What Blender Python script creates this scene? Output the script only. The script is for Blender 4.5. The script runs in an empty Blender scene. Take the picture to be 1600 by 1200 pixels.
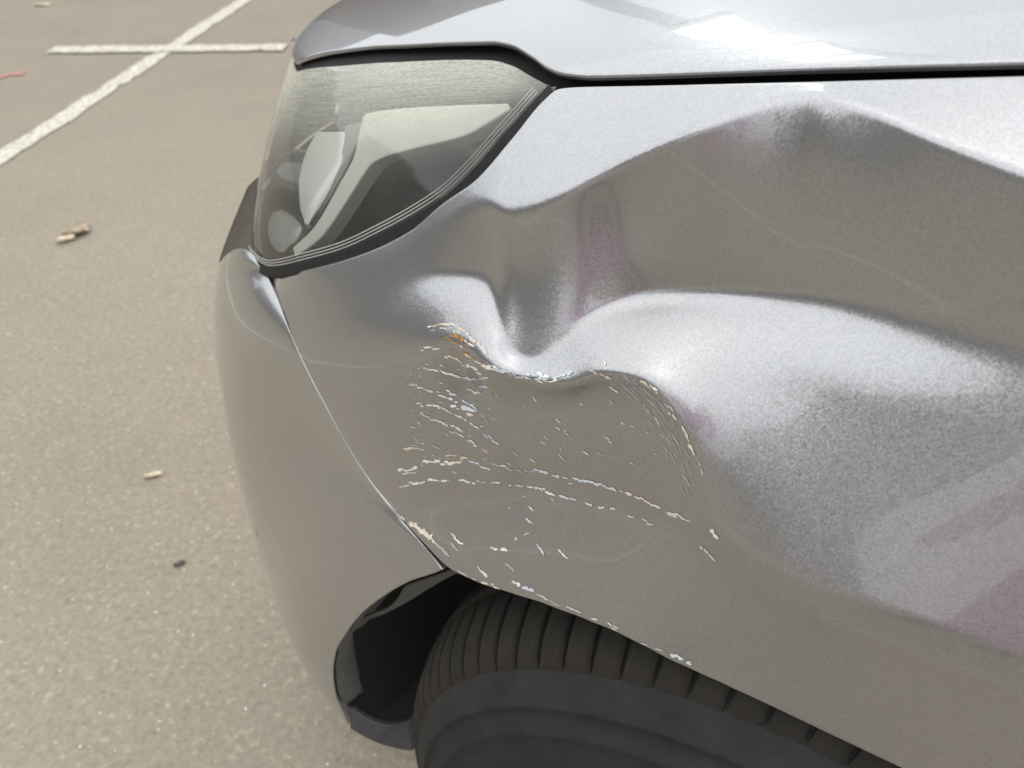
import bpy, bmesh, math, random
import numpy as np
random.seed(7); rng = np.random.default_rng(7)
S = bpy.context.scene
COL = S.collection
# ------------------------------------------------------------------ camera, sky, sun, exposure
F = 1232.0; PITCH = math.radians(36.9); H = 1.0          # focal length in photo pixels, tilt down, height
CP, SP = math.cos(PITCH), math.sin(PITCH)
cam = bpy.data.cameras.new('camera'); cam_o = bpy.data.objects.new('camera', cam); COL.objects.link(cam_o)
cam_o.location = (0, 0, H); cam_o.rotation_euler = (math.pi/2 - PITCH, 0, 0)
cam.sensor_width = 36; cam.lens = F/1600*36; cam.clip_start = .01; cam.clip_end = 500
cam.dof.use_dof = True; cam.dof.focus_distance = .42; cam.dof.aperture_fstop = 11
S.camera = cam_o
SUN_EL, SUN_AZ = 74, 250                                  # degrees; azimuth clockwise from +y
W = bpy.data.worlds.new('World'); S.world = W; W.use_nodes = True
nt = W.node_tree; sky = nt.nodes.new('ShaderNodeTexSky'); sky.sky_type = 'NISHITA'; sky.sun_disc = False
sky.sun_elevation = math.radians(SUN_EL); sky.sun_rotation = math.radians(SUN_AZ)
sky.air_density = 1.0; sky.dust_density = 6.0; sky.ozone_density = 1.0
hs = nt.nodes.new('ShaderNodeHueSaturation'); hs.inputs['Saturation'].default_value = .25
mxw = nt.nodes.new('ShaderNodeMix'); mxw.data_type = 'RGBA'; mxw.inputs[0].default_value = .88; mxw.inputs[7].default_value = (6.6, 6.8, 7.0, 1)   # an even veil of cloud over the sky
nt.links.new(sky.outputs[0], hs.inputs['Color']); nt.links.new(hs.outputs[0], mxw.inputs[6]); nt.links.new(mxw.outputs[2], nt.nodes['Background'].inputs[0])
nt.nodes['Background'].inputs[1].default_value = .13
sun = bpy.data.lights.new('sun', 'SUN'); sun.energy = .5; sun.angle = math.radians(120); sun.color = (1, .95, .88)
sun_o = bpy.data.objects.new('sun', sun); COL.objects.link(sun_o); sun_o.location = (-3, 0, 6)
sun_o.rotation_euler = (math.radians(90 - SUN_EL), 0, math.radians(180 - SUN_AZ))
S.view_settings.view_transform = 'Standard'; S.view_settings.look = 'None'
S.view_settings.exposure = .70; S.view_settings.gamma = 1

# ------------------------------------------------------------------ pixel rays and the car's own frame
PSI = math.radians(-37.4); AX, AY = .128, .188            # car yaw and the point on the ground under the front axle end
CAM = np.array([0, 0, H])
CX = np.array([math.cos(PSI), math.sin(PSI), 0.]); CY = np.array([-math.sin(PSI), math.cos(PSI), 0.])
ORG = np.array([AX, AY, 0.])
def rho(u, v):
    u = np.asarray(u, float); v = np.asarray(v, float); x = (u-800)/F; y = (v-600)/F
    return np.stack([x+0*y, CP-y*SP+0*x, -SP-y*CP+0*x], -1)
def to_car(P):
    d = np.asarray(P)-ORG; return np.stack([d@CX, d@CY, d[..., 2]], -1)
def to_world(Q):
    Q = np.asarray(Q, float); return Q[..., 0:1]*CX+Q[..., 1:2]*CY+np.array([0, 0, 1.])*Q[..., 2:3]+ORG
def ground(u, v, z=0.):
    r = rho(u, v); return CAM+r*((z-H)/r[..., 2:3])
def at_car_y(u, v, y):                                    # the pixel's ray meets the car's upright plane y
    r = rho(u, v); q0 = to_car(CAM); q1 = to_car(CAM+r); t = (y-q0[1])/(q1[..., 1]-q0[1]); return CAM+r*np.asarray(t)[..., None]
def sstep(a, b, x):
    t = np.clip((x-a)/(b-a), 0, 1); return t*t*(3-2*t)
def pchip(xk, yk, x):
    xk = np.asarray(xk, float); yk = np.asarray(yk, float); x = np.clip(x, xk[0], xk[-1])
    h = np.diff(xk); d = np.diff(yk)/h; m = np.zeros_like(yk)
    if len(h) > 1:
        w1 = 2*h[1:]+h[:-1]; w2 = h[1:]+2*h[:-1]; ok = d[1:]*d[:-1] > 0
        with np.errstate(all='ignore'): mm = (w1+w2)/(w1/d[:-1]+w2/d[1:])
        m[1:-1] = np.where(ok, mm, 0)
    m[0] = d[0]; m[-1] = d[-1]
    i = np.clip(np.searchsorted(xk, x)-1, 0, len(h)-1); t = (x-xk[i])/h[i]
    return yk[i]*(1+2*t)*(1-t)**2+m[i]*h[i]*t*(1-t)**2+yk[i+1]*t*t*(3-2*t)+m[i+1]*h[i]*t*t*(t-1)
def curve(pts, u):
    a = np.array(pts, float); return pchip(a[:, 0], a[:, 1], u)

# ------------------------------------------------------------------ the undamaged body shape (car frame)
YC, NE = .70, 2.4
OZ = [.10, .15, .25, .40, .55, .62, .66, .70, .76, .82, .87, .90, .924, .935, .945, .955, .965, .975, .985, 1.0]
OO = [.09, .05, .03, .018, .012, .004, .0, .008, .03, .055, .08, .098, .12, .142, .172, .212, .265, .335, .43, .62]
AZ, AA = [.10, .62, .66, .70, .74, .78, .90], [.83, .83, .83, .827, .826, .822, .84]
def shear(x, z): return .21*np.clip(x, -.9, .35)*sstep(.60, .86, z)
def off(x, z): return pchip(OZ, OO, z-shear(x, z))
def plan(x, z):
    A = pchip(AZ, AA, z); t = np.clip(np.clip(-x, 0, None)/A, 0, 1)
    return YC-(YC-off(x, z))*(1-t**NE)**(1/NE)
def G(Q):
    x, y, z = Q[..., 0], Q[..., 1], Q[..., 2]
    return (np.clip(-x, 0, None)/pchip(AZ, AA, z))**NE+(np.clip(YC-y, 0, None)/(YC-off(x, z)))**NE-1
def hit(u, v, lo=.12, hi=1.4, n=260):
    r = rho(u, v); zs = np.linspace(lo, hi, n); out = np.full(r.shape[:-1], np.nan); rf = r.reshape(-1, 3); of = out.reshape(-1)
    for k in range(0, len(rf), 4000):
        rr = rf[k:k+4000]; g = G(to_car(CAM+rr[:, None, :]*zs[None, :, None])); ins = g < 0
        i = np.argmax(ins, 1); has = ins.any(1) & (i > 0); a = zs[np.clip(i-1, 0, None)]; b = zs[i]
        for _ in range(22):
            m = (a+b)/2; gm = G(to_car(CAM+rr*m[:, None])); a = np.where(gm > 0, m, a); b = np.where(gm > 0, b, m)
        of[k:k+4000] = np.where(has, b, np.nan)
    return out
def on_body(u, v):
    z = hit(u, v); return CAM+rho(u, v)*z[..., None]

# ------------------------------------------------------------------ materials
def mat(name):
    m = bpy.data.materials.new(name); m.use_nodes = True; n = m.node_tree.nodes; return m, n, m.node_tree.links, n['Principled BSDF']
def simple(name, col, rough=.6, metal=0, spec=.5, noise=0, scale=40, bump=0):
    m, n, l, b = mat(name); b.inputs['Roughness'].default_value = rough; b.inputs['Metallic'].default_value = metal
    b.inputs['Specular IOR Level'].default_value = spec; b.inputs['Base Color'].default_value = (*col, 1)
    if noise or bump:
        tc = n.new('ShaderNodeTexCoord'); t = n.new('ShaderNodeTexNoise'); t.inputs['Scale'].default_value = scale; t.inputs['Detail'].default_value = 6
        l.new(tc.outputs['Object'], t.inputs['Vector'])
        if noise:
            r = n.new('ShaderNodeValToRGB'); r.color_ramp.elements[0].position = .3; r.color_ramp.elements[1].position = .7
            r.color_ramp.elements[0].color = (*[c*(1-noise) for c in col], 1); r.color_ramp.elements[1].color = (*[min(1, c*(1+noise)) for c in col], 1)
            l.new(t.outputs[0], r.inputs[0]); l.new(r.outputs[0], b.inputs['Base Color'])
        if bump:
            bp = n.new('ShaderNodeBump'); bp.inputs['Strength'].default_value = 1; bp.inputs['Distance'].default_value = bump
            l.new(t.outputs[0], bp.inputs['Height']); l.new(bp.outputs[0], b.inputs['Normal'])
    return m
def paint_material():
    m, n, l, b = mat('silver_metallic_paint')
    b.inputs['Metallic'].default_value = .9; b.inputs['Roughness'].default_value = .29
    b.inputs['Coat Weight'].default_value = 1; b.inputs['Coat Roughness'].default_value = .012; b.inputs['Coat IOR'].default_value = 1.5
    tc = n.new('ShaderNodeTexCoord')
    vo = n.new('ShaderNodeTexVoronoi'); vo.inputs['Scale'].default_value = 1500; l.new(tc.outputs['Object'], vo.inputs['Vector'])
    # aluminium flakes: each cell tips its normal a little and varies in brightness
    sub = n.new('ShaderNodeVectorMath'); sub.operation = 'SUBTRACT'; sub.inputs[1].default_value = (.5, .5, .5); l.new(vo.outputs['Color'], sub.inputs[0])
    sc = n.new('ShaderNodeVectorMath'); sc.operation = 'SCALE'; sc.inputs['Scale'].default_value = .075; l.new(sub.outputs[0], sc.inputs[0])
    ge = n.new('ShaderNodeNewGeometry'); ad = n.new('ShaderNodeVectorMath'); ad.operation = 'ADD'
    l.new(ge.outputs['Normal'], ad.inputs[0]); l.new(sc.outputs[0], ad.inputs[1])
    no = n.new('ShaderNodeVectorMath'); no.operation = 'NORMALIZE'; l.new(ad.outputs[0], no.inputs[0]); l.new(no.outputs[0], b.inputs['Normal'])
    sx = n.new('ShaderNodeSeparateColor'); l.new(vo.outputs['Color'], sx.inputs[0])
    r = n.new('ShaderNodeValToRGB'); r.color_ramp.elements[0].color = (.350, .355, .364, 1); r.color_ramp.elements[1].color = (.428, .433, .444, 1)
    l.new(sx.outputs[0], r.inputs[0])
    # a film of road dust in soft patches
    dn = n.new('ShaderNodeTexNoise'); dn.inputs['Scale'].default_value = 9; dn.inputs['Detail'].default_value = 5; l.new(tc.outputs['Object'], dn.inputs['Vector'])
    dr = n.new('ShaderNodeMapRange'); dr.inputs[1].default_value = .45; dr.inputs[2].default_value = .8; dr.inputs[3].default_value = .0; dr.inputs[4].default_value = .12
    l.new(dn.outputs[0], dr.inputs[0])
    mx = n.new('ShaderNodeMix'); mx.data_type = 'RGBA'; mx.inputs[7].default_value = (.42, .39, .35, 1)
    l.new(dr.outputs[0], mx.inputs[0]); l.new(r.outputs[0], mx.inputs[6]); l.new(mx.outputs[2], b.inputs['Base Color'])
    return m
PAINT = paint_material()
BLACK = simple('black_plastic', (.012, .012, .013), .55, noise=.3, scale=60)
LINER = simple('dark_liner', (.010, .010, .010), .9)
TRIM = simple('dark_grey_plastic', (.045, .045, .045), .6, noise=.25, scale=90, bump=.0003)
SEAL = simple('rubber_seal', (.009, .009, .0095), .6, spec=.25, noise=.4, scale=200)

# ------------------------------------------------------------------ mesh helpers
def tag(o, label, cat, group=None):
    o['label'] = label; o['category'] = cat
    if group: o['group'] = group
    return o
def mesh_obj(name, verts, faces, m, parent=None, smooth=True):
    me = bpy.data.meshes.new(name); me.from_pydata([tuple(map(float, v)) for v in verts], [], [tuple(map(int, f)) for f in faces]); me.update()
    if smooth: me.polygons.foreach_set('use_smooth', [True]*len(me.polygons))
    if m: me.materials.append(m)
    o = bpy.data.objects.new(name, me); COL.objects.link(o)
    if parent: o.parent = parent
    return o
def grid_faces(nr, nc, base=0, flip=False, wrap=False):
    i, j = np.meshgrid(np.arange(nr-1), np.arange(nc if wrap else nc-1), indexing='ij'); j2 = (j+1) % nc
    q = np.stack([i*nc+j, (i+1)*nc+j, (i+1)*nc+j2, i*nc+j2], -1).reshape(-1, 4)+base
    return q[:, ::-1] if flip else q
MID = ORG-CX*.1+CY*.7+np.array([0, 0, .45])               # a point deep inside the car: panels face away from it
def normals_of(P, eye=True):
    n = np.cross(np.gradient(P, axis=1), np.gradient(P, axis=0)); n /= np.linalg.norm(n, axis=-1, keepdims=True)+1e-12
    s = np.sign((n*(P-CAM)).sum(-1, keepdims=True)) if eye else np.sign((n*(MID-P)).sum(-1, keepdims=True)); return -n*s
def unit(a): return a/(np.linalg.norm(a, axis=-1, keepdims=True)+1e-12)
def hem(P, N, out, rad=.0022, depth=.012, steps=5):
    """rows that roll an edge over: quarter round of radius rad, then a flange of the given depth"""
    rows = []
    for k in range(1, steps+1):
        a = k/steps*math.pi/2; rows.append(P+out*rad*math.sin(a)-N*rad*(1-math.cos(a)))
    rows.append(P+out*rad-N*(rad+depth)); return rows
def grid_obj(name, P, m, parent, hem_top=None, hem_bot=None, smooth=True):
    """P rows x cols x 3 (row 0 = top edge); hems are (radius, depth)"""
    N = normals_of(P); rows = [P[i] for i in range(P.shape[0])]
    if hem_top: o = unit(P[0]-P[2]); rows = hem(P[0], N[1], o, *hem_top)[::-1]+rows
    if hem_bot: o = unit(P[-1]-P[-3]); rows = rows+hem(P[-1], N[-2], o, *hem_bot)
    V = np.array(rows); nr, nc = V.shape[:2]
    q = grid_faces(nr, nc)
    # make the faces look at the camera side
    c = V.reshape(-1, 3); k = q[(nr//2)*(nc-1)+nc//2]; fn = np.cross(c[k[1]]-c[k[0]], c[k[2]]-c[k[0]])
    if fn@(c[k[0]]-CAM) > 0: q = q[:, ::-1]
    return mesh_obj(name, c, q, m, parent, smooth)

# ------------------------------------------------------------------ ground
def asphalt():
    m, n, l, b = mat('worn_asphalt'); b.inputs['Roughness'].default_value = .95; b.inputs['Specular IOR Level'].default_value = .12
    tc = n.new('ShaderNodeTexCoord')
    def noise(s, d=5, r=.6):
        t = n.new('ShaderNodeTexNoise'); t.inputs['Scale'].default_value = s; t.inputs['Detail'].default_value = d; t.inputs['Roughness'].default_value = r
        l.new(tc.outputs['Object'], t.inputs['Vector']); return t
    def ramp(src, stops):
        r = n.new('ShaderNodeValToRGB'); e = r.color_ramp.elements
        while len(e) < len(stops): e.new(.5)
        for x, (p, c) in zip(e, stops): x.position = p; x.color = (*c, 1)
        l.new(src, r.inputs[0]); return r
    def mixc(f, a, bb, mode='MIX'):
        x = n.new('ShaderNodeMix'); x.data_type = 'RGBA'; x.blend_type = mode
        if isinstance(f, float): x.inputs[0].default_value = f
        else: l.new(f, x.inputs[0])
        l.new(a, x.inputs[6])
        if isinstance(bb, tuple): x.inputs[7].default_value = (*bb, 1)
        else: l.new(bb, x.inputs[7])
        return x.outputs[2]
    big = ramp(noise(1.3, 6, .65).outputs[0], [(.3, (.295, .262, .207)), (.5, (.322, .284, .224)), (.72, (.348, .306, .243))])
    red = ramp(noise(2.6, 4).outputs[0], [(.45, (0, 0, 0)), (.75, (1, 1, 1))])
    c = mixc(red.outputs[0], big.outputs[0], (.345, .293, .234))
    fine = ramp(noise(90, 4, .7).outputs[0], [(.3, (.78, .78, .78)), (.55, (1, 1, 1)), (.75, (1.18, 1.17, 1.15))])
    c = mixc(1.0, c, fine.outputs[0], 'MULTIPLY')
    vo = n.new('ShaderNodeTexVoronoi'); vo.inputs['Scale'].default_value = 170; l.new(tc.outputs['Object'], vo.inputs['Vector'])
    sp = n.new('ShaderNodeSeparateColor'); l.new(vo.outputs['Color'], sp.inputs[0])
    # aggregate: a few stones lie pale and polished, others dark
    st = ramp(sp.outputs[0], [(.0, (.88, .87, .86)), (.12, (1, 1, 1)), (.92, (1, 1, 1)), (.98, (1.25, 1.24, 1.2))])
    c = mixc(1.0, c, st.outputs[0], 'MULTIPLY')
    glint = ramp(sp.outputs[1], [(.975, (0, 0, 0)), (.985, (1, 1, 1))])
    near = ramp(vo.outputs['Distance'], [(.18, (1, 1, 1)), (.3, (0, 0, 0))])
    g = mixc(1.0, glint.outputs[0], near.outputs[0], 'MULTIPLY')
    c = mixc(g, c, (.85, .82, .76))  # glints painted into the colour as pale specks
    stain = ramp(noise(5, 3).outputs[0], [(.68, (0, 0, 0)), (.82, (.55, .55, .55))])
    c = mixc(stain.outputs[0], c, (.17, .157, .135))
    sx = n.new('ShaderNodeSeparateXYZ'); l.new(tc.outputs['Object'], sx.inputs[0]); wob = noise(1.1, 4); ad = n.new('ShaderNodeMath'); ad.operation = 'MULTIPLY_ADD'; ad.inputs[1].default_value = 2.2; l.new(wob.outputs[0], ad.inputs[0]); l.new(sx.outputs[1], ad.inputs[2])
    far_tone = n.new('ShaderNodeMapRange'); far_tone.inputs[1].default_value = 2.0; far_tone.inputs[2].default_value = 5.2; far_tone.inputs[4].default_value = .22; far_tone.interpolation_type = 'SMOOTHSTEP'; l.new(ad.outputs[0], far_tone.inputs[0])  # asphalt slightly darker and greyer towards the far side
    c = mixc(far_tone.outputs[0], c, (.205, .190, .160))
    l.new(c, b.inputs['Base Color'])
    bp = n.new('ShaderNodeBump'); bp.inputs['Strength'].default_value = .35; bp.inputs['Distance'].default_value = .002
    l.new(vo.outputs['Distance'], bp.inputs['Height']); l.new(bp.outputs[0], b.inputs['Normal'])
    return m
g = mesh_obj('ground', [(-60, -60, 0), (60, -60, 0), (60, 60, 0), (-60, 60, 0)], [(0, 1, 2, 3)], asphalt(), smooth=False)
g['kind'] = 'structure'
def line_paint(name, col, wear):
    m, n, l, b = mat(name); b.inputs['Roughness'].default_value = .7
    tc = n.new('ShaderNodeTexCoord'); t = n.new('ShaderNodeTexNoise'); t.inputs['Scale'].default_value = 55; t.inputs['Detail'].default_value = 7; t.inputs['Roughness'].default_value = .75
    l.new(tc.outputs['Object'], t.inputs['Vector'])
    r = n.new('ShaderNodeValToRGB'); r.color_ramp.elements[0].position = wear-.10; r.color_ramp.elements[1].position = wear+.06
    r.color_ramp.elements[0].color = (.28, .25, .205, 1); r.color_ramp.elements[1].color = (*col, 1)
    l.new(t.outputs[0], r.inputs[0]); l.new(r.outputs[0], b.inputs['Base Color']); return m
WHITE = line_paint('worn_white_line_paint', (.66, .625, .53), .475)
REDP = line_paint('faded_red_paint', (.62, .17, .14), .50)
def strip(name, p0, p1, w, m, z=.004, n=60, ragged=.006):
    p0 = np.array(p0[:2]); p1 = np.array(p1[:2]); d = unit(p1-p0); s = np.array([-d[1], d[0]]); V = []; Fc = []
    for i in range(n+1):
        c = p0+(p1-p0)*i/n
        for k in (-1, 1): q = c+s*k*(w/2+rng.normal()*ragged); V.append((q[0], q[1], z))
    for i in range(n): Fc.append((2*i, 2*i+2, 2*i+3, 2*i+1))
    o = mesh_obj(name, V, Fc, m, smooth=False); o['kind'] = 'structure'
    o.data.polygons.foreach_set('use_smooth', [False]*len(Fc)); return o
a0 = ground(0, 249); a1 = ground(262, 79); dd = unit(a1-a0)
strip('painted_line', a0-dd*6, a1+dd*9, .085, WHITE, n=300)
b0 = ground(80, 80); b1 = ground(446, 76)
strip('painted_line', b0, b1, .12, WHITE, z=.008, n=50)
strip('red_paint_mark', ground(-60, 135), ground(38, 114), .045, REDP, n=12, ragged=.010)

# ------------------------------------------------------------------ the car
car = bpy.data.objects.new('parked_car', None); COL.objects.link(car)
tag(car, 'silver car with a dented, scratched front fender and a hazy headlight', 'car')
# the car's parts are modelled in world coordinates, so its Empty stays at the origin of the world

# panel outlines, in photo pixels
FEN_TOP = [(380, 438), (424, 433), (480, 424), (560, 402), (640, 364), (690, 322), (740, 286), (800, 218), (850, 158), (872, 141), (900, 138), (1000, 136), (1250, 130), (1600, 122), (1840, 116)]
FEN_BOT = [(380, 436), (424, 435), (440, 475), (465, 545), (500, 615), (540, 690), (580, 752), (620, 800), (660, 845), (705, 888), (745, 907), (860, 945), (960, 985), (1060, 1035), (1200, 1100), (1300, 1148), (1400, 1195), (1600, 1287), (1840, 1400)]
# --- fender: how far the dented sheet leans back (degrees above the horizontal that its face looks), along lines that
#     follow the creases from the bonnet gap down to the wheel arch; the sheet is then solved from those slopes
U0, U1, V0, V1, ST = 380, 1840, 90, 1420, 5
UU, VV = np.meshgrid(np.arange(U0, U1+1, ST), np.arange(V0, V1+1, ST))
us = [420, 500, 600, 690, 760, 790, 830, 880, 940, 1000, 1060, 1110, 1200, 1270, 1350, 1450, 1600, 1800]
n_ = len(us); C = []
c1 = [440, 425, 390, 335, 300, 318, 308, 288, 258, 228, 201, 182, 150, 138, 157, 199, 252, 320]
C.append(([90]*n_, [54]*n_))
C.append((c1, [30, 30, 32, 26, 36, 44, 46, 48, 50, 50, 50, 50, 50, 50, 50, 50, 50, 50]))
C.append(([x+w for x, w in zip(c1, [20, 20, 20, 18, 20, 22, 22, 20, 18, 16, 14, 14, 14, 15, 18, 24, 34, 40])], [24, 26, 20, 6, 3, -2, -4, -7, -11, -14, -16, -16, -15, -12, -5, 0, 4, 6]))
C.append(([480, 480, 440, 415, 420, 535, 555, 518, 468, 446, 440, 440, 442, 444, 452, 475, 515, 560], [20, 22, 18, 7, 8, 0, -2, -5, -8, -9, -9, -8, -6, -4, -2, 1, 4, 5]))
C.append(([510, 520, 490, 440, 445, 560, 572, 548, 500, 482, 478, 478, 488, 498, 520, 550, 590, 640], [18, 20, 28, 42, 42, 34, 42, 52, 56, 57, 57, 55, 51, 45, 37, 29, 22, 18]))
C.append(([545, 570, 550, 508, 545, 570, 581, 588, 568, 572, 590, 606, 596, 605, 640, 660, 690, 740], [14, 14, 18, 30, 18, 24, 36, 46, 44, 44, 37, 32, 28, 24, 21, 19, 18, 16]))
C.append(([575, 600, 580, 535, 565, 580, 589, 597, 578, 586, 640, 790, 868, 905, 930, 965, 1018, 1085], [10, 10, 8, 4, -4, 4, 5, 0, 4, 10, 16, 18, 20, 21, 21, 21, 20, 18]))
C.append(([600, 640, 620, 565, 585, 590, 597, 606, 588, 604, 672, 835, 882, 919, 944, 979, 1032, 1100], [6, 6, 2, -6, -16, -18, -22, -28, -24, -20, -18, -10, 3, 5, 5, 5, 5, 5]))
C.append(([660, 720, 730, 690, 650, 640, 645, 650, 640, 655, 720, 860, 912, 951, 978, 1015, 1068, 1138], [3, 3, 0, -4, -4, 0, 2, 2, 3, 3, 0, -8, 0, 3, 4, 4, 4, 4]))
C.append(([700, 760, 790, 765, 760, 752, 745, 755, 770, 788, 810, 875, 926, 965, 993, 1030, 1084, 1154], [0, 0, -2, -2, -2, -4, -4, -2, 0, 0, 0, -6, -8, -9, -9, -9, -9, -9]))
C.append(([720, 790, 830, 800, 795, 792, 785, 795, 810, 825, 848, 905, 975, 1015, 1045, 1085, 1135, 1205], [4, 6, 10, 17, 19, 19, 19, 18, 18, 18, 14, 5, -3, -5, -6, -6, -6, -6]))
C.append((list(np.linspace(1100, 1480, n_)), [3]*11+[0, -3, -4, -4, -4, -4, -4]))
# creases and bulges too small for those lines: (line, width, extra lean, extra turn to the right), degrees
STROKES = [
    ([(690, 590), (735, 640), (785, 705), (818, 765)], 18, -6, 22),
    ([(730, 575), (772, 640), (812, 700), (838, 765)], 14, 4, -20),
    ([(775, 380), (772, 450), (778, 520)], 12, 6, -10),
    ([(800, 380), (795, 450), (800, 520)], 14, -4, 10),
    ([(1270, 175), (1262, 300), (1240, 420)], 16, 0, -4),
    ([(1010, 320), (1080, 272), (1165, 222), (1250, 193)], 62, -4, -16),
]
def blur(a, s):
    r = int(3*s)+1; k = np.exp(-.5*(np.arange(-r, r+1)/s)**2); k /= k.sum()
    p = np.pad(a, ((r, r), (0, 0)), 'edge'); a = sum(k[i]*p[i:i+a.shape[0]] for i in range(2*r+1))
    p = np.pad(a, ((0, 0), (r, r)), 'edge'); return sum(k[i]*p[:, i:i+a.shape[1]] for i in range(2*r+1))
def lean_field():
    vs = np.array([pchip(us, c[0], UU[0]) for c in C]); al = np.array([pchip(us, c[1], UU[0]) for c in C])
    for k in range(1, len(vs)): vs[k] = np.maximum(vs[k], vs[k-1]+3)
    out = np.zeros(UU.shape)
    for i in range(UU.shape[1]):
        v = VV[:, i]; k = np.clip(np.searchsorted(vs[:, i], v)-1, 0, len(vs)-2)
        t = np.clip((v-vs[k, i])/(vs[k+1, i]-vs[k, i]), 0, 1); t = t*t*(3-2*t)
        out[:, i] = al[k, i]*(1-t)+al[k+1, i]*t
    return out
def solve_fender():
    zb = hit(UU, VV); zb = blur(np.where(np.isnan(zb), np.nanmax(zb), zb), 1.0); Lb = np.log(zb)
    R = rho(UU, VV); nb = normals_of(CAM+R*zb[..., None]); az = blur(np.unwrap(np.arctan2(nb[..., 1], nb[..., 0]), axis=1), 6)
    da = np.zeros(UU.shape); dz = np.zeros(UU.shape)
    for pts, w, a, z in STROKES:
        best = np.full(UU.shape, 1e9)
        for (x0, y0), (x1, y1) in zip(pts[:-1], pts[1:]):
            t = np.clip(((UU-x0)*(x1-x0)+(VV-y0)*(y1-y0))/((x1-x0)**2+(y1-y0)**2), 0, 1)
            best = np.minimum(best, np.hypot(UU-x0-t*(x1-x0), VV-y0-t*(y1-y0)))
        e = np.exp(-(best/w)**2); da += a*e; dz += z*e
    al = np.radians(blur(lean_field(), .8)+da); az = az+np.radians(dz)
    N = np.stack([np.cos(al)*np.cos(az), np.cos(al)*np.sin(az), np.sin(al)], -1); den = (N*R).sum(-1)
    gu = np.clip(-(N@np.array([1/F, 0, 0]))/den*ST, -.06, .06); gv = np.clip(-(N@np.array([0, -SP/F, -CP/F]))/den*ST, -.06, .06)
    top = curve(FEN_TOP, UU[0]); bot = curve(FEN_BOT, UU[0]); ins = (VV > top-10) & (VV < bot+10)
    nt_ = np.exp(-((VV-top)/14.)**2); nb_ = np.exp(-((VV-bot)/14.)**2)
    lam = np.where(ins, 4e-6, .02); lam = np.where(VV > bot+10, 1e-5, lam)+.02*nt_+np.where(UU < 500, .02, .005)*nb_*(UU < 730)+.00015*nb_*(UU > 800)
    gbu = np.zeros_like(Lb); gbu[:, :-1] = np.diff(Lb, axis=1); gbv = np.zeros_like(Lb); gbv[:-1] = np.diff(Lb, axis=0)
    tu = np.where(ins, gu, gbu)[:, :-1]; tv = np.where(ins, gv, gbv)[:-1]
    wU = np.where(ins, .5, .09)[:, :-1]; wV = np.where(ins, 1., .09)[:-1]
    def A(L):
        o = lam*L; d = wU*(L[:, 1:]-L[:, :-1]); o[:, 1:] += d; o[:, :-1] -= d
        d = wV*(L[1:]-L[:-1]); o[1:] += d; o[:-1] -= d; return o
    b = lam*Lb; d = wU*tu; b[:, 1:] += d; b[:, :-1] -= d; d = wV*tv; b[1:] += d; b[:-1] -= d
    L = Lb.copy(); r = b-A(L); p = r.copy(); rs = (r*r).sum()
    for it in range(1500):
        Ap = A(p); a = rs/(p*Ap).sum(); L += a*p; r -= a*Ap; rn = (r*r).sum()
        if rn < 1e-12: break
        p = r+rn/rs*p; rs = rn
    return np.exp(L)
ZF = solve_fender()
def cubic_w(t): return np.stack([(1-t)**3/6, (3*t**3-6*t*t+4)/6, (-3*t**3+3*t*t+3*t+1)/6, t**3/6])
def fender_depth(u, v):
    x = np.clip((np.asarray(u, float)-U0)/ST, 1, ZF.shape[1]-3.001); y = np.clip((np.asarray(v, float)-V0)/ST, 1, ZF.shape[0]-3.001)
    i = x.astype(int); j = y.astype(int); wx = cubic_w(x-i); wy = cubic_w(y-j); o = 0
    for a in range(4):
        for b in range(4): o = o+wx[a]*wy[b]*ZF[j+b-1, i+a-1]
    return o
def on_fender(u, v, lift=0.): return CAM+rho(u, v)*(fender_depth(u, v)-lift)[..., None]
uc = np.concatenate([424+np.linspace(0, 1, 30)**1.5*60, np.linspace(487, 1832, 440)])
tr = np.linspace(0, 1, 260)
vt, vb = curve(FEN_TOP, uc), curve(FEN_BOT, uc)
# the torn, scraped lower lip is a little uneven
vb = vb+np.where((uc > 700) & (uc < 1150), .35*np.sin(uc*.11)+.4*np.sin(uc*.043+1), 0)
PU = np.repeat(uc[None], len(tr), 0); PV = vt[None]+(vb-vt)[None]*tr[:, None]
PF = on_fender(PU, PV)
# past the edge of the picture the sheet runs on over the wheel, easing back to the undamaged body
Q0 = to_car(PF[:, -1]); ext = []
zt_x = lambda x: .921+.21*np.minimum(x, .35)
zb_x = lambda x: np.where(x < .352, .315+np.sqrt(np.clip(.362**2-x*x, .0001, None)), np.interp(x, [.352, .40, .75], [.40, .20, .18]))
for k in np.linspace(0, 1, 70)[1:]:
    x = Q0[:, 0]+(.75-Q0[:, 0])*k**1.15; dec = np.exp(-((x-Q0[:, 0])/.10)**1.3)
    zm = zt_x(x)+(zb_x(x)-zt_x(x))*tr; zm0 = zt_x(Q0[:, 0])+(zb_x(Q0[:, 0])-zt_x(Q0[:, 0]))*tr; z = zm+(Q0[:, 2]-zm0)*dec
    y = plan(x, z)+(Q0[:, 1]-plan(Q0[:, 0], Q0[:, 2]))*dec; ext.append(to_world(np.stack([x, y, z], -1)))
PF = np.concatenate([PF, np.array(ext).transpose(1, 0, 2)], 1)
fender = grid_obj('fender', PF, PAINT, car, (.0022, .014), (.0012, .010))
fender['label'] = 'crumpled front fender with a deep scraped dent'

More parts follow.
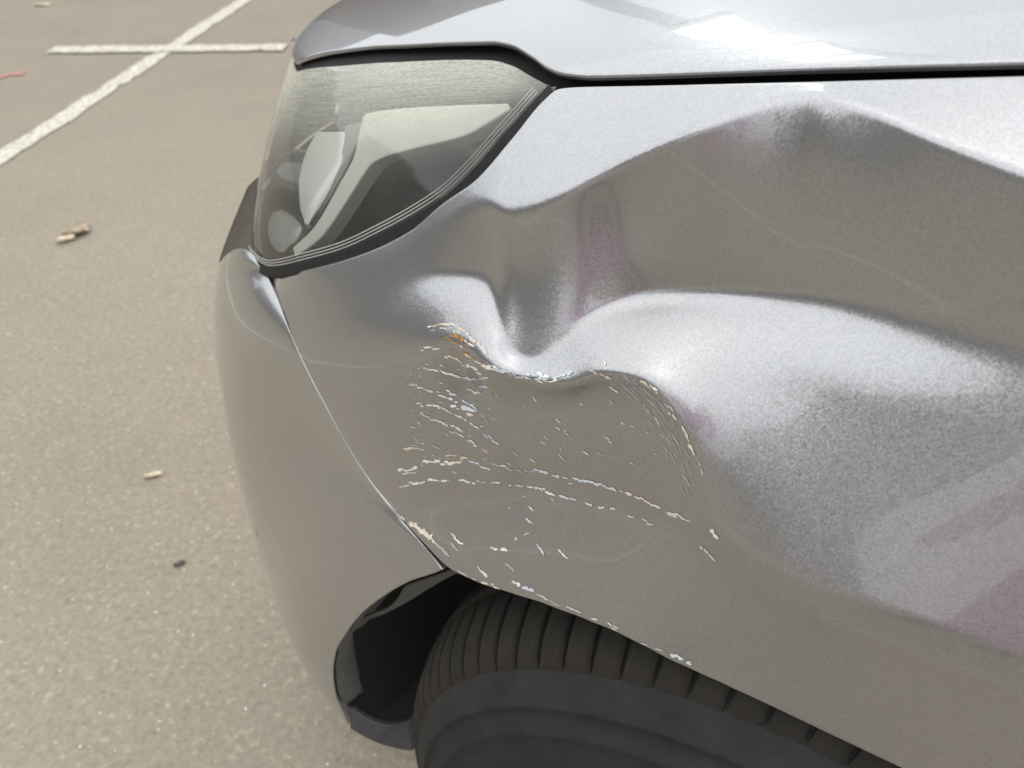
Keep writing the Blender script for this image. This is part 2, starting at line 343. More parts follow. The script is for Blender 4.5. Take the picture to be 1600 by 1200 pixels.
# --- bonnet and headlight lens share the undamaged body shape
def body_xz(pts):                                   # outline pixels -> (x, z) on the body
    a = np.array(pts, float); return to_car(on_body(a[:, 0], a[:, 1]))
HOOD_EDGE = [(462, 95), (485, 86), (520, 78), (600, 69), (700, 64), (765, 62), (795, 66), (830, 84), (858, 103), (885, 112), (930, 115), (1000, 113), (1200, 105), (1400, 98), (1600, 92), (1800, 85)]
he = body_xz(HOOD_EDGE)
def xs_col(xr, xf, n):                              # columns from rear xr to front xf, closer together at the nose
    A = .84; a = np.linspace(0, 1, n); th_f = math.asin(min(1, (-xf/A))**(NE/2)); th = a*th_f; front = -A*np.sin(th)**(2/NE)
    return np.concatenate([np.linspace(xr, 0, n//3)[:-1], front])
o_ = np.argsort(he[:, 0]); hx, hz = he[o_, 0], he[o_, 2]
xs = xs_col(.80, -.70, 240)
zeta_e = pchip(hx, hz-shear(hx, hz), xs); zeta_e = np.where(xs > hx[-1], (hz-shear(hx, hz))[-1], zeta_e)
def z_of(x, zeta):                                  # undo the shear
    z = zeta+0*x
    for _ in range(30): z = zeta+shear(x, z)
    return z
tt = np.linspace(0, 1, 90)**1.4
HP = []
for t in tt:
    ze = zeta_e+(.999-zeta_e)*t; z = z_of(xs, ze); y = plan(xs, z); HP.append(to_world(np.stack([xs, y, z], -1)))
HP = np.array(HP); far_half = to_car(HP[::-3]); far_half[..., 1] = 2*YC-far_half[..., 1]; HP = np.concatenate([HP, to_world(far_half)])[::-1]   # both halves of the bonnet
hood = grid_obj('bonnet', HP, PAINT, car, None, (.0016, .0015))

mesh_obj('bonnet_dark_sheet', (HP[::4, ::4]-np.array([0, 0, .045])).reshape(-1, 3), grid_faces(*HP[::4, ::4].shape[:2]), LINER, car)  # black sheet added so the bonnet gap looks dark and lets no light through
LENS_BOT = [(386, 398), (400, 414), (425, 421), (480, 411), (540, 394), (600, 366), (650, 339), (700, 306), (740, 268), (780, 223), (820, 178), (845, 150), (862, 132)]
LENS_TOP = [(456, 108), (480, 102), (520, 97), (600, 90), (700, 85), (760, 85), (792, 92), (825, 110), (862, 130)]
lb, lt = body_xz(LENS_BOT), body_xz(LENS_TOP)
def fin(a): a = a[~np.isnan(a).any(1)]; return a[np.argsort(a[:, 0])]
lb, lt = fin(lb), fin(lt)
lx1 = min(lb[-1, 0], lt[-1, 0])
xl = xs_col(lx1, -.80, 150); xl = xl[xl <= lx1]; xl = np.unique(np.concatenate([[lx1], xl]))[::-1]
zb_ = pchip(lb[:, 0], lb[:, 2], xl); zt_ = pchip(lt[:, 0], lt[:, 2]-shear(lt[:, 0], lt[:, 2]), xl); zt_ = z_of(xl, zt_)
zt_ = np.maximum(zt_, zb_+.002)
def lens_grid(inset, shrink=0., rows=70):
    P = []
    for t in np.linspace(1, 0, rows):
        tz = shrink+(1-2*shrink)*t; z = zb_+(zt_-zb_)*tz; y = plan(xl, z); P.append(np.stack([xl, y, z], -1))
    P = to_world(np.array(P)); N = normals_of(P, False); return P-N*inset

# --- headlight: lens, housing, bezel, shrouds, seal
lamp = bpy.data.objects.new('headlight', None); COL.objects.link(lamp); lamp.parent = car
lamp['label'] = 'headlight with a yellowed, scratched clear lens'
def lens_material():
    m, n, l, b = mat('hazed_clear_lens'); out = n['Material Output']; n.remove(b)
    tr_ = n.new('ShaderNodeBsdfTransparent'); tr_.inputs[0].default_value = (.90, .91, .88, 1)
    gl = n.new('ShaderNodeBsdfGlossy'); gl.inputs['Roughness'].default_value = .03
    fr = n.new('ShaderNodeFresnel'); fr.inputs[0].default_value = 1.5
    mx = n.new('ShaderNodeMixShader'); l.new(fr.outputs[0], mx.inputs[0]); l.new(tr_.outputs[0], mx.inputs[1]); l.new(gl.outputs[0], mx.inputs[2])
    di = n.new('ShaderNodeBsdfDiffuse'); di.inputs[0].default_value = (.60, .60, .52, 1)
    tl = n.new('ShaderNodeBsdfTranslucent'); tl.inputs[0].default_value = (.55, .55, .47, 1)
    hz = n.new('ShaderNodeAddShader'); l.new(di.outputs[0], hz.inputs[0]); l.new(tl.outputs[0], hz.inputs[1])
    at = n.new('ShaderNodeAttribute'); at.attribute_name = 'haze'
    uv = n.new('ShaderNodeAttribute'); uv.attribute_name = 'lens_uv'
    mp = n.new('ShaderNodeMapping'); mp.inputs['Scale'].default_value = (9, 60, 1); mp.inputs['Rotation'].default_value = (0, 0, .35); l.new(uv.outputs['Vector'], mp.inputs[0])
    t = n.new('ShaderNodeTexNoise'); t.inputs['Scale'].default_value = 1.3; t.inputs['Detail'].default_value = 9; t.inputs['Roughness'].default_value = .75; l.new(mp.outputs[0], t.inputs['Vector'])
    t2 = n.new('ShaderNodeTexNoise'); t2.inputs['Scale'].default_value = 160; t2.inputs['Detail'].default_value = 3; l.new(uv.outputs['Vector'], t2.inputs['Vector'])
    am = n.new('ShaderNodeMath'); am.operation = 'MULTIPLY_ADD'; am.inputs[1].default_value = .55; l.new(t.outputs[0], am.inputs[0])
    a2 = n.new('ShaderNodeMath'); a2.operation = 'MULTIPLY'; a2.inputs[1].default_value = .45; l.new(t2.outputs[0], a2.inputs[0]); l.new(a2.outputs[0], am.inputs[2])
    r = n.new('ShaderNodeMapRange'); r.inputs[1].default_value = .30; r.inputs[2].default_value = .66; r.inputs[3].default_value = .35; r.inputs[4].default_value = 1.25; l.new(am.outputs[0], r.inputs[0])
    mu = n.new('ShaderNodeMath'); mu.operation = 'MULTIPLY'; mu.use_clamp = True; l.new(at.outputs['Fac'], mu.inputs[0]); l.new(r.outputs[0], mu.inputs[1])
    m2 = n.new('ShaderNodeMixShader'); l.new(mu.outputs[0], m2.inputs[0]); l.new(mx.outputs[0], m2.inputs[1]); l.new(hz.outputs[0], m2.inputs[2])
    l.new(m2.outputs[0], out.inputs[0]); return m
LG = lens_grid(.004)
lens = grid_obj('lens', LG, lens_material(), lamp)
nr, nc = LG.shape[:2]
rr, cc = np.meshgrid(np.linspace(0, 1, nr), np.arange(nc)/nc, indexing='ij')
d_ = LG-CAM; zc_ = d_[..., 1]*CP-d_[..., 2]*SP; lu = 800+F*d_[..., 0]/zc_; lv = 600+F*(-d_[..., 1]*SP-d_[..., 2]*CP)/zc_
hz_ = .46*np.exp(-(rr/.26)**2)*sstep(880, 780, lu)+.12*np.exp(-(rr/.5)**2)+.03
front = sstep(.62, .86, cc); hz_ = hz_+.32*front*(1-.6*rr)
hz_ = np.clip(hz_, 0, .9)
at = lens.data.attributes.new('haze', 'FLOAT', 'POINT'); at.data.foreach_set('value', hz_.ravel().astype(np.float32))
at = lens.data.attributes.new('lens_uv', 'FLOAT_VECTOR', 'POINT')
at.data.foreach_set('vector', np.stack([cc, rr, 0*rr], -1).ravel().astype(np.float32))
HOUSING = simple('dark_grey_lamp_housing', (.055, .058, .06), .32, noise=.15, scale=30)
HG = lens_grid(.062, .03)
hs_o = grid_obj('housing', HG, HOUSING, lamp)
# wall joining lens and housing all round
def loop_of(P): return np.concatenate([P[0, :], P[1:, -1], P[-1, ::-1][1:], P[::-1, 0][1:-1]])
LA, LB = loop_of(lens_grid(.006)), loop_of(HG); k = len(LA)
WP = np.stack([LA, LB]); q = grid_faces(2, k, wrap=True)
mesh_obj('housing_wall', WP.reshape(-1, 3), q, simple('lamp_wall', (.03, .03, .032), .4), lamp)
BEZEL = simple('satin_silver_bezel', (.80, .80, .755), .45, metal=.08, noise=.04, scale=30)
SHROUD = simple('bright_silver_shroud', (.86, .87, .86), .35, metal=.12)
def ruled(name, ca, cb, back, m, parent, rows=14, n=80, lip=.010, place=None, bulge=0):
    """a curved plate between two pixel lines, set `back` metres behind the body's surface"""
    ca, cb = np.array(ca, float), np.array(cb, float); s = np.linspace(0, 1, n)
    f = lambda a: np.stack([pchip(np.linspace(0, 1, len(a)), a[:, k], s) for k in (0, 1)], -1)
    A, B = f(ca), f(cb); t = np.linspace(0, 1, rows)[:, None, None]; P = A[None]*(1-t)+B[None]*t
    Z = (place or hit)(P[..., 0], P[..., 1]); bk = np.interp(s, np.linspace(0, 1, len(back)), back) if hasattr(back, '__len__') else back
    Z = Z-bulge*(4*t*(1-t))[..., 0]
    return grid_obj(name, CAM+rho(P[..., 0], P[..., 1])*(Z+bk)[..., None], m, parent, (.0015, lip), (.0015, lip))
bez = ruled('bezel', [(794, 163), (700, 166), (620, 171), (570, 180), (563, 203), (554, 243), (528, 293), (490, 357), (458, 388)],
      [(797, 168), (720, 211), (650, 229), (600, 243), (580, 253), (564, 274), (538, 315), (498, 371), (461, 399)], [.022, .026, .03, .034, .036, .036, .034, .03, .026], BEZEL, lamp)
ruled('bezel_inner_wall', [(566, 190), (558, 220), (545, 250), (520, 296), (484, 352), (458, 384)], [(540, 196), (538, 222), (526, 258), (505, 300), (474, 352), (452, 386)],
      [.040, .046, .05, .05, .046, .034], simple('grey_bezel_wall', (.33, .335, .33), .4, metal=.3), lamp, lip=.001)
def lathe(name, prof, c, axis, m, parent, n=64, smooth=True):
    a = unit(np.array(axis, float)); h = unit(np.cross(a, [0, 0, 1.])); w = np.cross(h, a); V = []
    for x, r in prof:
        for k in range(n): t = 2*math.pi*k/n; V.append(np.array(c)+a*x+(h*math.cos(t)+w*math.sin(t))*r)
    return mesh_obj(name, V, grid_faces(len(prof), n, wrap=True), m, parent, smooth)
fwd = -CX; ax_ = unit(fwd*.75+np.array([-.25, -.12, .0]))
ruled('projector_shroud', [(497, 206), (483, 228), (472, 258), (467, 290), (469, 322), (477, 350)], [(546, 206), (541, 226), (532, 252), (519, 284), (502, 318), (484, 352)],
      [.050, .050, .048, .046, .044, .042], SHROUD, lamp, lip=.004, bulge=.006)
c_ = CAM+rho(470, 285)*(hit(470, 285)+.105)
lathe('projector_lens', [(-.02, .030), (.0, .0295), (.012, .026), (.020, .018), (.024, .008), (.025, 0)], c_, ax_, simple('projector_glass', (.10, .11, .12), .05, spec=.9), lamp)
ruled('indicator_shroud', [(427, 331), (420, 346), (419, 362), (424, 380), (434, 394)], [(441, 328), (458, 340), (469, 356), (462, 376), (447, 394)], [.030, .030, .028, .026, .024], simple('grey_shroud', (.44, .45, .45), .3, metal=.3), lamp, lip=.003, bulge=.008)
ruled('lamp_divider', [(406, 297), (420, 296), (438, 295)], [(404, 346), (422, 350), (442, 352)], .030, simple('black_gloss_divider', (.012, .013, .015), .2), lamp, lip=.02)
def px_tube(name, pts, r, m, parent, place, lift=0., n=120):
    a = np.array(pts, float); s = np.linspace(0, 1, n); d = np.concatenate([[0], np.cumsum(np.hypot(*np.diff(a, axis=0).T))]); d /= d[-1]
    u, v = pchip(d, a[:, 0], s), pchip(d, a[:, 1], s); P = CAM+rho(u, v)*(place(u, v)-lift)[..., None]
    T = unit(np.gradient(P, axis=0)); h = unit(np.cross(T, CAM-P)); w = np.cross(T, h); V = []
    for k in range(8): t = 2*math.pi*k/8; V.append(P+(h*math.cos(t)+w*math.sin(t))*r)
    V = np.array(V).transpose(1, 0, 2); return mesh_obj(name, V.reshape(-1, 3), grid_faces(n, 8, wrap=True), m, parent)
RIB = simple('moulded_lens_rib', (.42, .42, .38), .3)
for k_, (du, dv) in enumerate([(-5, -6), (-8, -10), (-11, -14)]):
    px_tube('lens_rib', [(x+du*(.3 if x < 450 else 1)+(6 if x < 420 else 0), y+dv) for x, y in LENS_BOT[:-1]], .00045, RIB, lamp, hit, lift=-.007)
sealc = [(384, 398), (398, 417), (424, 425), (480, 415), (540, 398), (600, 370), (650, 343), (700, 310), (740, 272), (780, 227), (820, 182), (846, 153), (860, 138)]
ruled('seal', [(x-1, y-7) for x, y in sealc], [(384, 408), (400, 423), (424, 431), (482, 425), (560, 405), (640, 367), (690, 326), (742, 290), (780, 250), (802, 222), (828, 192), (848, 166), (864, 150)], .005, SEAL, lamp, lip=.02)
# --- the dark channel under the bonnet's edge
ruled('bonnet_gap_channel', [(470, 90), (520, 74), (600, 66), (700, 60), (780, 58), (830, 78), (880, 108), (940, 112), (1000, 110), (1250, 100), (1600, 88), (1830, 80)],
      [(474, 122), (520, 112), (600, 105), (700, 100), (780, 98), (830, 118), (878, 140), (940, 142), (1000, 142), (1250, 138), (1600, 130), (1830, 124)], .030, LINER, car, rows=6, n=160, lip=.01)

# --- bumper: rows run from the panel joint (carried on as a smooth line across the wheel opening) round the corner to the
#     nose; each row is then cut back to the wheel arch's edge
B = [  # start pixel, silhouette pixel, car-frame y of the start (None: on the body)
 (392, 303, 384, 303, None), (390, 340, 368, 342, None), (391, 372, 354, 378, None), (396, 400, 343, 410, None), (408, 422, 338, 432, None), (424, 436, 334, 465, None),
 (440, 475, 333, 505, None), (465, 545, 337, 560, None), (500, 615, 346, 620, None), (540, 690, 358, 690, None), (580, 755, 373, 755, None), (620, 800, 385, 800, None),
 (660, 845, 398, 845, None), (692, 884, 411, 884, None), (706, 912, 420, 910, .018), (712, 940, 428, 935, .016), (710, 965, 437, 960, .014), (700, 995, 449, 990, .013),
 (686, 1025, 462, 1020, .013), (668, 1052, 478, 1048, .014), (642, 1085, 500, 1082, .017), (610, 1110, 520, 1108, .023), (576, 1136, 543, 1134, .031)]
ARCH = [(884, 698), (893, 680), (907, 640), (930, 600), (958, 565), (990, 540), (1020, 524), (1050, 520), (1085, 524), (1112, 535), (1137, 546), (1200, 575)]
def at_car_x(u, v, x):
    r = rho(u, v); q0 = to_car(CAM); q1 = to_car(CAM+r); return CAM+r*((x-q0[0])/(q1[0]-q0[0]))
def smooth1(a, s):
    r = int(3*s); k = np.exp(-.5*(np.arange(-r, r+1)/s)**2); k /= k.sum(); pad = 2*a[0]-a[r:0:-1], a, 2*a[-1]-a[-2:-r-2:-1]
    p = np.concatenate(pad); return np.stack([np.convolve(p[:, i], k, 'valid') for i in range(a.shape[1])], -1)
SB, EB = [], []
xE = np.interp(np.arange(len(B)), [0, 5, 13, 22], [-.66, -.66, -.60, -.425])
for (u, v, e, f_, y), xe in zip(B, xE):
    k_ = len(SB); u = u-(4 if k_ > 5 else 0); z = (hit(u, v) if k_ < 5 else fender_depth(u, v)+.0002) if y is None else None
    dy_ = 0 if y is None else (to_car(SB[13])[1]-.019)*math.exp(-(k_-13)/7)
    SB.append(CAM+rho(u, v)*z if y is None else at_car_y(u, v, y+dy_)); EB.append(at_car_x(e, f_, xe))
kk = np.arange(len(B)); kf = np.linspace(0, len(B)-1, 420)
SBf = smooth1(np.stack([pchip(kk, np.array(SB)[:, i], kf) for i in range(3)], -1), 13); EBf = smooth1(np.stack([pchip(kk, np.array(EB)[:, i], kf) for i in range(3)], -1), 9)
turn = np.radians(np.interp(kf, [0, 5, 13, 22], [24, 14, 10, 14]))
rows, edge = [], []
aa = np.array(ARCH, float)
def pix(P):
    d = P-CAM; zc = d[..., 1]*CP-d[..., 2]*SP; return 800+F*d[..., 0]/zc, 600+F*(-d[..., 1]*SP-d[..., 2]*CP)/zc
for s_, e_, a in zip(SBf, EBf, turn):
    d0 = -CX*math.cos(a)+CY*math.sin(a); e = unit(e_-CAM); ln = np.linalg.norm(e_-s_)
    def row(t):
        t = np.asarray(t)[:, None]; h = s_*(1+2*t)*(1-t)**2+d0*ln*t*(1-t)**2+e_*t*t*(3-2*t)+e*ln*1.1*t*t*(t-1); return h
    tf = np.linspace(0, 1, 400); c = row(tf); u, v = pix(c)
    ua = np.where(v < 884, 1e4, pchip(aa[:, 0], aa[:, 1], v)); g_ = u-ua; cut = np.argmax(g_ <= 0)
    t0 = tf[cut] if cut == 0 else tf[cut-1]+(tf[cut]-tf[cut-1])*g_[cut-1]/(g_[cut-1]-g_[cut]); c = row(t0+(1-t0)*np.linspace(0, 1, 70)); edge.append(c[0])
    eh = unit(e*np.array([1, 1, 0])); K2 = e_+e*.05+eh*.07; E4 = K2+CY*.30; t = np.linspace(0, 1, 24)[1:, None]
    rows.append(np.concatenate([c, e_*(1-t)**2+2*K2*t*(1-t)+E4*t*t]))
bt = np.array(rows).transpose(1, 0, 2)[::-1]                  # row 0 = nose, last row = joint / arch edge
bumper = grid_obj('bumper', bt, PAINT, car, None, (.0015, .006))
# inner return of the arch edge and the liner inside
edge = np.array(edge)[kf >= 13.2]
ret = np.stack([edge+CY*.004, edge+CY*.012+CX*.002, edge+CY*.030+CX*.004])
grid_obj('arch_return', ret, simple('grey_inner_lip', (.15, .15, .145), .6, noise=.2, scale=80), car)
rad_ = unit((to_car(edge)-np.array([0, 0, .315]))*np.array([1, 0, 1])); out_ = rad_[:, 0:1]*CX+rad_[:, 2:3]*np.array([0, 0, 1.])
ret2 = np.stack([edge+CY*.030+CX*.004, edge+CY*.036+out_*.004, edge+CY*.06+out_*.03, edge+CY*.12+out_*.05, edge+CY*.3+out_*.05])
grid_obj('arch_splash_panel', ret2, LINER, car)
AXC = to_world(np.array([0, 0, .315]))
def arc_pts(r, a0, a1, y, n):
    a = np.radians(np.linspace(a0, a1, n)); return to_world(np.stack([r*np.sin(a), np.full(n, y), .315+r*np.cos(a)], -1))
def liner_row(r, y_low, y_top, n=90):
    d = np.linspace(-103, 100, n); a = np.radians(d); y = y_low+(y_top-y_low)*sstep(-80, -50, d); return to_world(np.stack([r*np.sin(a), y, .315+r*np.cos(a)], -1))
LP = np.array([liner_row(.383, a, b) for a, b in ((.040, .085), (.05, .10), (.07, .12), (.12, .15), (.18, .20), (.25, .26), (.30, .30))]); LP2 = np.array([liner_row(r, .30, .30) for r in (.383, .25, .12, .02)])
grid_obj('arch_liner', np.concatenate([LP, LP2[1:]]), LINER, car)
# dark plastic lip below the bumper corner and the strap beside the opening in the arch
def at_z(u, v, z): r = rho(u, v); return CAM+r*((z-H)/r[..., 2])[..., None]
def flap(name, ca, cb, za, zb__, m, thick=.004):
    n = 50; s = np.linspace(0, 1, n); f = lambda a: np.stack([pchip(np.linspace(0, 1, len(a)), np.array(a, float)[:, k], s) for k in (0, 1)], -1)
    A, Bq = f(ca), f(cb); PA = at_z(A[:, 0], A[:, 1], za); PB = at_z(Bq[:, 0], Bq[:, 1], zb__)
    t = np.linspace(0, 1, 8)[:, None, None]; return grid_obj(name, PA[None]*(1-t)+PB[None]*t, m, car, (.002, thick), (.002, thick))
flap('air_dam_lip', [(548, 1108), (574, 1126), (606, 1136), (640, 1128), (668, 1108)], [(547, 1137), (572, 1152), (602, 1164), (640, 1171), (664, 1150)], .215, .19, TRIM)
lp_ = np.array([(540, 1100), (574, 1122), (606, 1132), (640, 1126), (680, 1104)], float); ls = np.linspace(0, 1, 40)
lu_, lv_ = (pchip(np.linspace(0, 1, 5), lp_[:, i], ls) for i in (0, 1)); p0_ = at_z(lu_, lv_, .212)
grid_obj('arch_floor', np.stack([p0_+CY*.16+np.array([0, 0, .02]), p0_+CY*.06, p0_]), LINER, car)
st_ = [(712, 889), (690, 897), (660, 907), (632, 918), (622, 934), (606, 950), (580, 961), (557, 971)]
sb_ = [(716, 892), (690, 907), (660, 925), (632, 942), (614, 952), (600, 959), (580, 966), (557, 974)]
ruled('liner_strap', st_, sb_, 0, TRIM, car, place=lambda u, v: (np.linalg.norm((at_car_y(u, v, .040)-CAM), axis=-1)/np.linalg.norm(rho(u, v), axis=-1)), lip=.002)

# --- wheel: tyre carcass, shoulder blocks cut by sipes, inner ribs, rim
wheel = bpy.data.objects.new('wheel', None); COL.objects.link(wheel); wheel.parent = car
STEER = math.radians(6.6); WC = to_world(np.array([0, .142, .315]))
wheel.location = WC; wheel.rotation_euler = (0, 0, PSI+STEER)
def rubber(name, col, dust, amt):
    m, n, l, b = mat(name); b.inputs['Roughness'].default_value = .82; b.inputs['Specular IOR Level'].default_value = .3
    tc = n.new('ShaderNodeTexCoord'); t = n.new('ShaderNodeTexNoise'); t.inputs['Scale'].default_value = 30; t.inputs['Detail'].default_value = 8; t.inputs['Roughness'].default_value = .7
    ge = n.new('ShaderNodeNewGeometry'); l.new(ge.outputs['Position'], t.inputs['Vector'])
    r = n.new('ShaderNodeMapRange'); r.inputs[1].default_value = .35; r.inputs[2].default_value = .7; r.inputs[3].default_value = amt*.45; r.inputs[4].default_value = amt; l.new(t.outputs[0], r.inputs[0])
    mx = n.new('ShaderNodeMix'); mx.data_type = 'RGBA'; mx.inputs[6].default_value = (*col, 1); mx.inputs[7].default_value = (*dust, 1); l.new(r.outputs[0], mx.inputs[0]); l.new(mx.outputs[2], b.inputs['Base Color'])
    t2 = n.new('ShaderNodeTexNoise'); t2.inputs['Scale'].default_value = 500; l.new(tc.outputs['Object'], t2.inputs['Vector'])
    bp = n.new('ShaderNodeBump'); bp.inputs['Distance'].default_value = .0004; l.new(t2.outputs[0], bp.inputs['Height']); l.new(bp.outputs[0], b.inputs['Normal']); return m
SIDE = rubber('sidewall_rubber', (.008, .009, .0115), (.036, .034, .032), .8)
TREAD = rubber('dusty_tread_rubber', (.009, .0082, .007), (.026, .0225, .018), .95)
GROOVE = rubber('groove_rubber', (.012, .012, .013), (.03, .028, .025), .5)
def ring(name, prof, m, n=180, smooth=True):
    V = [(r*math.sin(2*math.pi*k/n), y, r*math.cos(2*math.pi*k/n)) for y, r in prof for k in range(n)]
    o = mesh_obj(name, V, grid_faces(len(prof), n, wrap=True), m, wheel, smooth); return o
# the sidewall with its mould ridges
ring('tyre', [(-.060, .178), (-.085, .182), (-.106, .190), (-.116, .200), (-.122, .212), (-.1245, .224), (-.1250, .236), (-.1240, .247), (-.1255, .2482), (-.1255, .2508), (-.1225, .2522), (-.1205, .258), (-.1175, .2645), (-.1190, .2658), (-.1180, .2685), (-.1140, .2712), (-.1090, .2765), (-.1045, .2822), (-.0985, .2862), (-.094, .2900), (-.088, .2945), (-.075, .3005), (-.050, .3055), (0, .3070), (.06, .305), (.09, .295), (.104, .27), (.106, .24), (.095, .205), (.06, .178)], SIDE, 240)
def rib(name, y0, y1, r0, r1, m):
    return ring(name, [(y0, .303), (y0, r0-.001), (y0+.0012, r0), ((y0+y1)/2, (r0+r1)/2+.0006), (y1-.0012, r1), (y1, r1-.001), (y1, .303)], m, 220)
ring('groove_floor', [(-.0975, .2878), (-.088, .2956), (-.075, .3016), (-.050, .3062), (0, .3076), (.06, .3056)], GROOVE, 220)
rib('tread_rib', -.044, -.012, .3135, .3148, TREAD); rib('tread_rib', -.005, .03, .3150, .3148, TREAD); rib('tread_rib', .038, .08, .3140, .308, TREAD)
NB = 84
def block_mesh():
    pr = [(-.1035, .2805, .2745), (-.1020, .2862, .279), (-.0985, .2915, .284), (-.0935, .2962, .288), (-.086, .3015, .293), (-.075, .3062, .298), (-.062, .3102, .302), (-.0535, .3124, .304), (-.0520, .3116, .304)]
    V = []; half = math.pi/NB; nA = 5
    for i, (y, r, rf) in enumerate(pr):
        t = i/(len(pr)-1); skew = .35*half*math.sin(t*2.2)+.25*half*t; gap = np.interp(t, [0, .25, .6, .92, 1], [.0004, .0016, .0024, .0018, .0005])
        w = half-gap/r
        for a in np.linspace(-w, w, nA):
            e = .0006 if abs(abs(a)-w) < 1e-9 else 0; V.append(((r-e)*math.sin(a+skew), y, (r-e)*math.cos(a+skew)))
    m0 = len(V)
    for i, (y, r, rf) in enumerate(pr):
        t = i/(len(pr)-1); skew = .35*half*math.sin(t*2.2)+.25*half*t; w = half-.0019/r
        for a in (-w, w): V.append((rf*math.sin(a+skew), y, rf*math.cos(a+skew)))
    Fc = [tuple(x) for x in grid_faces(len(pr), nA, flip=True)]
    for i in range(len(pr)-1):
        Fc.append((i*nA, m0+2*i, m0+2*i+2, (i+1)*nA)); Fc.append((i*nA+nA-1, (i+1)*nA+nA-1, m0+2*i+3, m0+2*i+1))
    e = len(pr)-1; Fc.append((e*nA, e*nA+1, e*nA+2, e*nA+3, e*nA+4, m0+2*e+1, m0+2*e))
    me = bpy.data.meshes.new('tread_block'); me.from_pydata(V, [], Fc); me.materials.append(TREAD); me.update()
    me.polygons.foreach_set('use_smooth', [True]*(len(pr)-1)*(nA-1)+[False]*(len(Fc)-(len(pr)-1)*(nA-1))); return me
bm_ = block_mesh()
for k in range(NB):
    o = bpy.data.objects.new('tread_block', bm_); COL.objects.link(o); o.parent = wheel; o.rotation_euler = (0, 2*math.pi*k/NB, 0)
RIMM = simple('rim_alloy', (.45, .45, .46), .35, metal=.9)
ring('rim', [(-.055, .178), (-.078, .184), (-.081, .178), (-.070, .168), (-.03, .160), (.05, .158), (.06, .178)], RIMM)
for k in range(5):
    a = 2*math.pi*k/5; c, s = math.cos(a), math.sin(a); pts = []
    for rad, w, y in ((.03, .030, -.055), (.10, .022, -.062), (.166, .026, -.060)):
        for q_, yy in ((-w, y), (w, y), (w, y+.02), (-w, y+.02)): pts.append((c*q_+s*rad, yy, -s*q_+c*rad))
    fc = [(0, 3, 2, 1), (8, 9, 10, 11)]+[(4*i+j, 4*i+(j+1) % 4, 4*i+4+(j+1) % 4, 4*i+4+j) for i in range(2) for j in range(4)]
    mesh_obj('spoke', pts, fc, RIMM, wheel, False)

# ------------------------------------------------------------------ scraped paint on the fender
SCR = [simple('scraped_white', (.74, .74, .70), .6), simple('scraped_pale_blue', (.55, .60, .63), .6), simple('scraped_beige', (.66, .58, .47), .65), simple('scraped_rust', (.36, .20, .07), .8), simple('scuff_grey', (.42, .41, .40), .6)]
sv, sf, sm = [], [], []
def dab(u, v, ang, ln, w, col):
    """one irregular flake of scraped paint, lying on the sheet"""
    n = max(3, int(ln/2.2)); c, s = math.cos(ang), math.sin(ang); base = len(sv); up, dn = [], []
    bend = rng.normal()*.06
    for i in range(n+1):
        t = i/n; x = (t-.5)*ln; y0 = bend*ln*(t-.5)**2*4; e = w*.5*max(.06, math.sin(math.pi*min(1, max(0, t*.96+.02)))**.6)
        a = y0+e*(.55+.75*rng.random()); b = y0-e*(.55+.75*rng.random()); up.append((x, a)); dn.append((x, b))
    for (x, a), (x2, b) in zip(up, dn):
        for q in (a, b): sv.append((u+x*c-q*s, v+x*s+q*c))
    for i in range(n): sf.append((base+2*i, base+2*i+1, base+2*i+3, base+2*i+2)); sm.append(col)
def scrape(pts, w, col, cover=.7, jit=1.3, seg=(4, 13)):
    a = np.array(pts, float); d = np.concatenate([[0], np.cumsum(np.hypot(*np.diff(a, axis=0).T))]); L = d[-1]; x = 0
    while x < L:
        ln = random.uniform(*seg)
        if random.random() < cover:
            m = min(L, x+ln/2); u, v = np.interp(m, d, a[:, 0]), np.interp(m, d, a[:, 1]); u2, v2 = np.interp(min(L, m+4), d, a[:, 0]), np.interp(min(L, m+4), d, a[:, 1]); u1, v1 = np.interp(max(0, m-4), d, a[:, 0]), np.interp(max(0, m-4), d, a[:, 1])
            dab(u+rng.normal()*jit*.4, v+rng.normal()*jit, math.atan2(v2-v1, u2-u1)+rng.normal()*.10, ln*1.1, w*random.uniform(.5, 1.6), col if random.random() < .8 else random.choice([0, 1, 2]))
        x += ln*.8
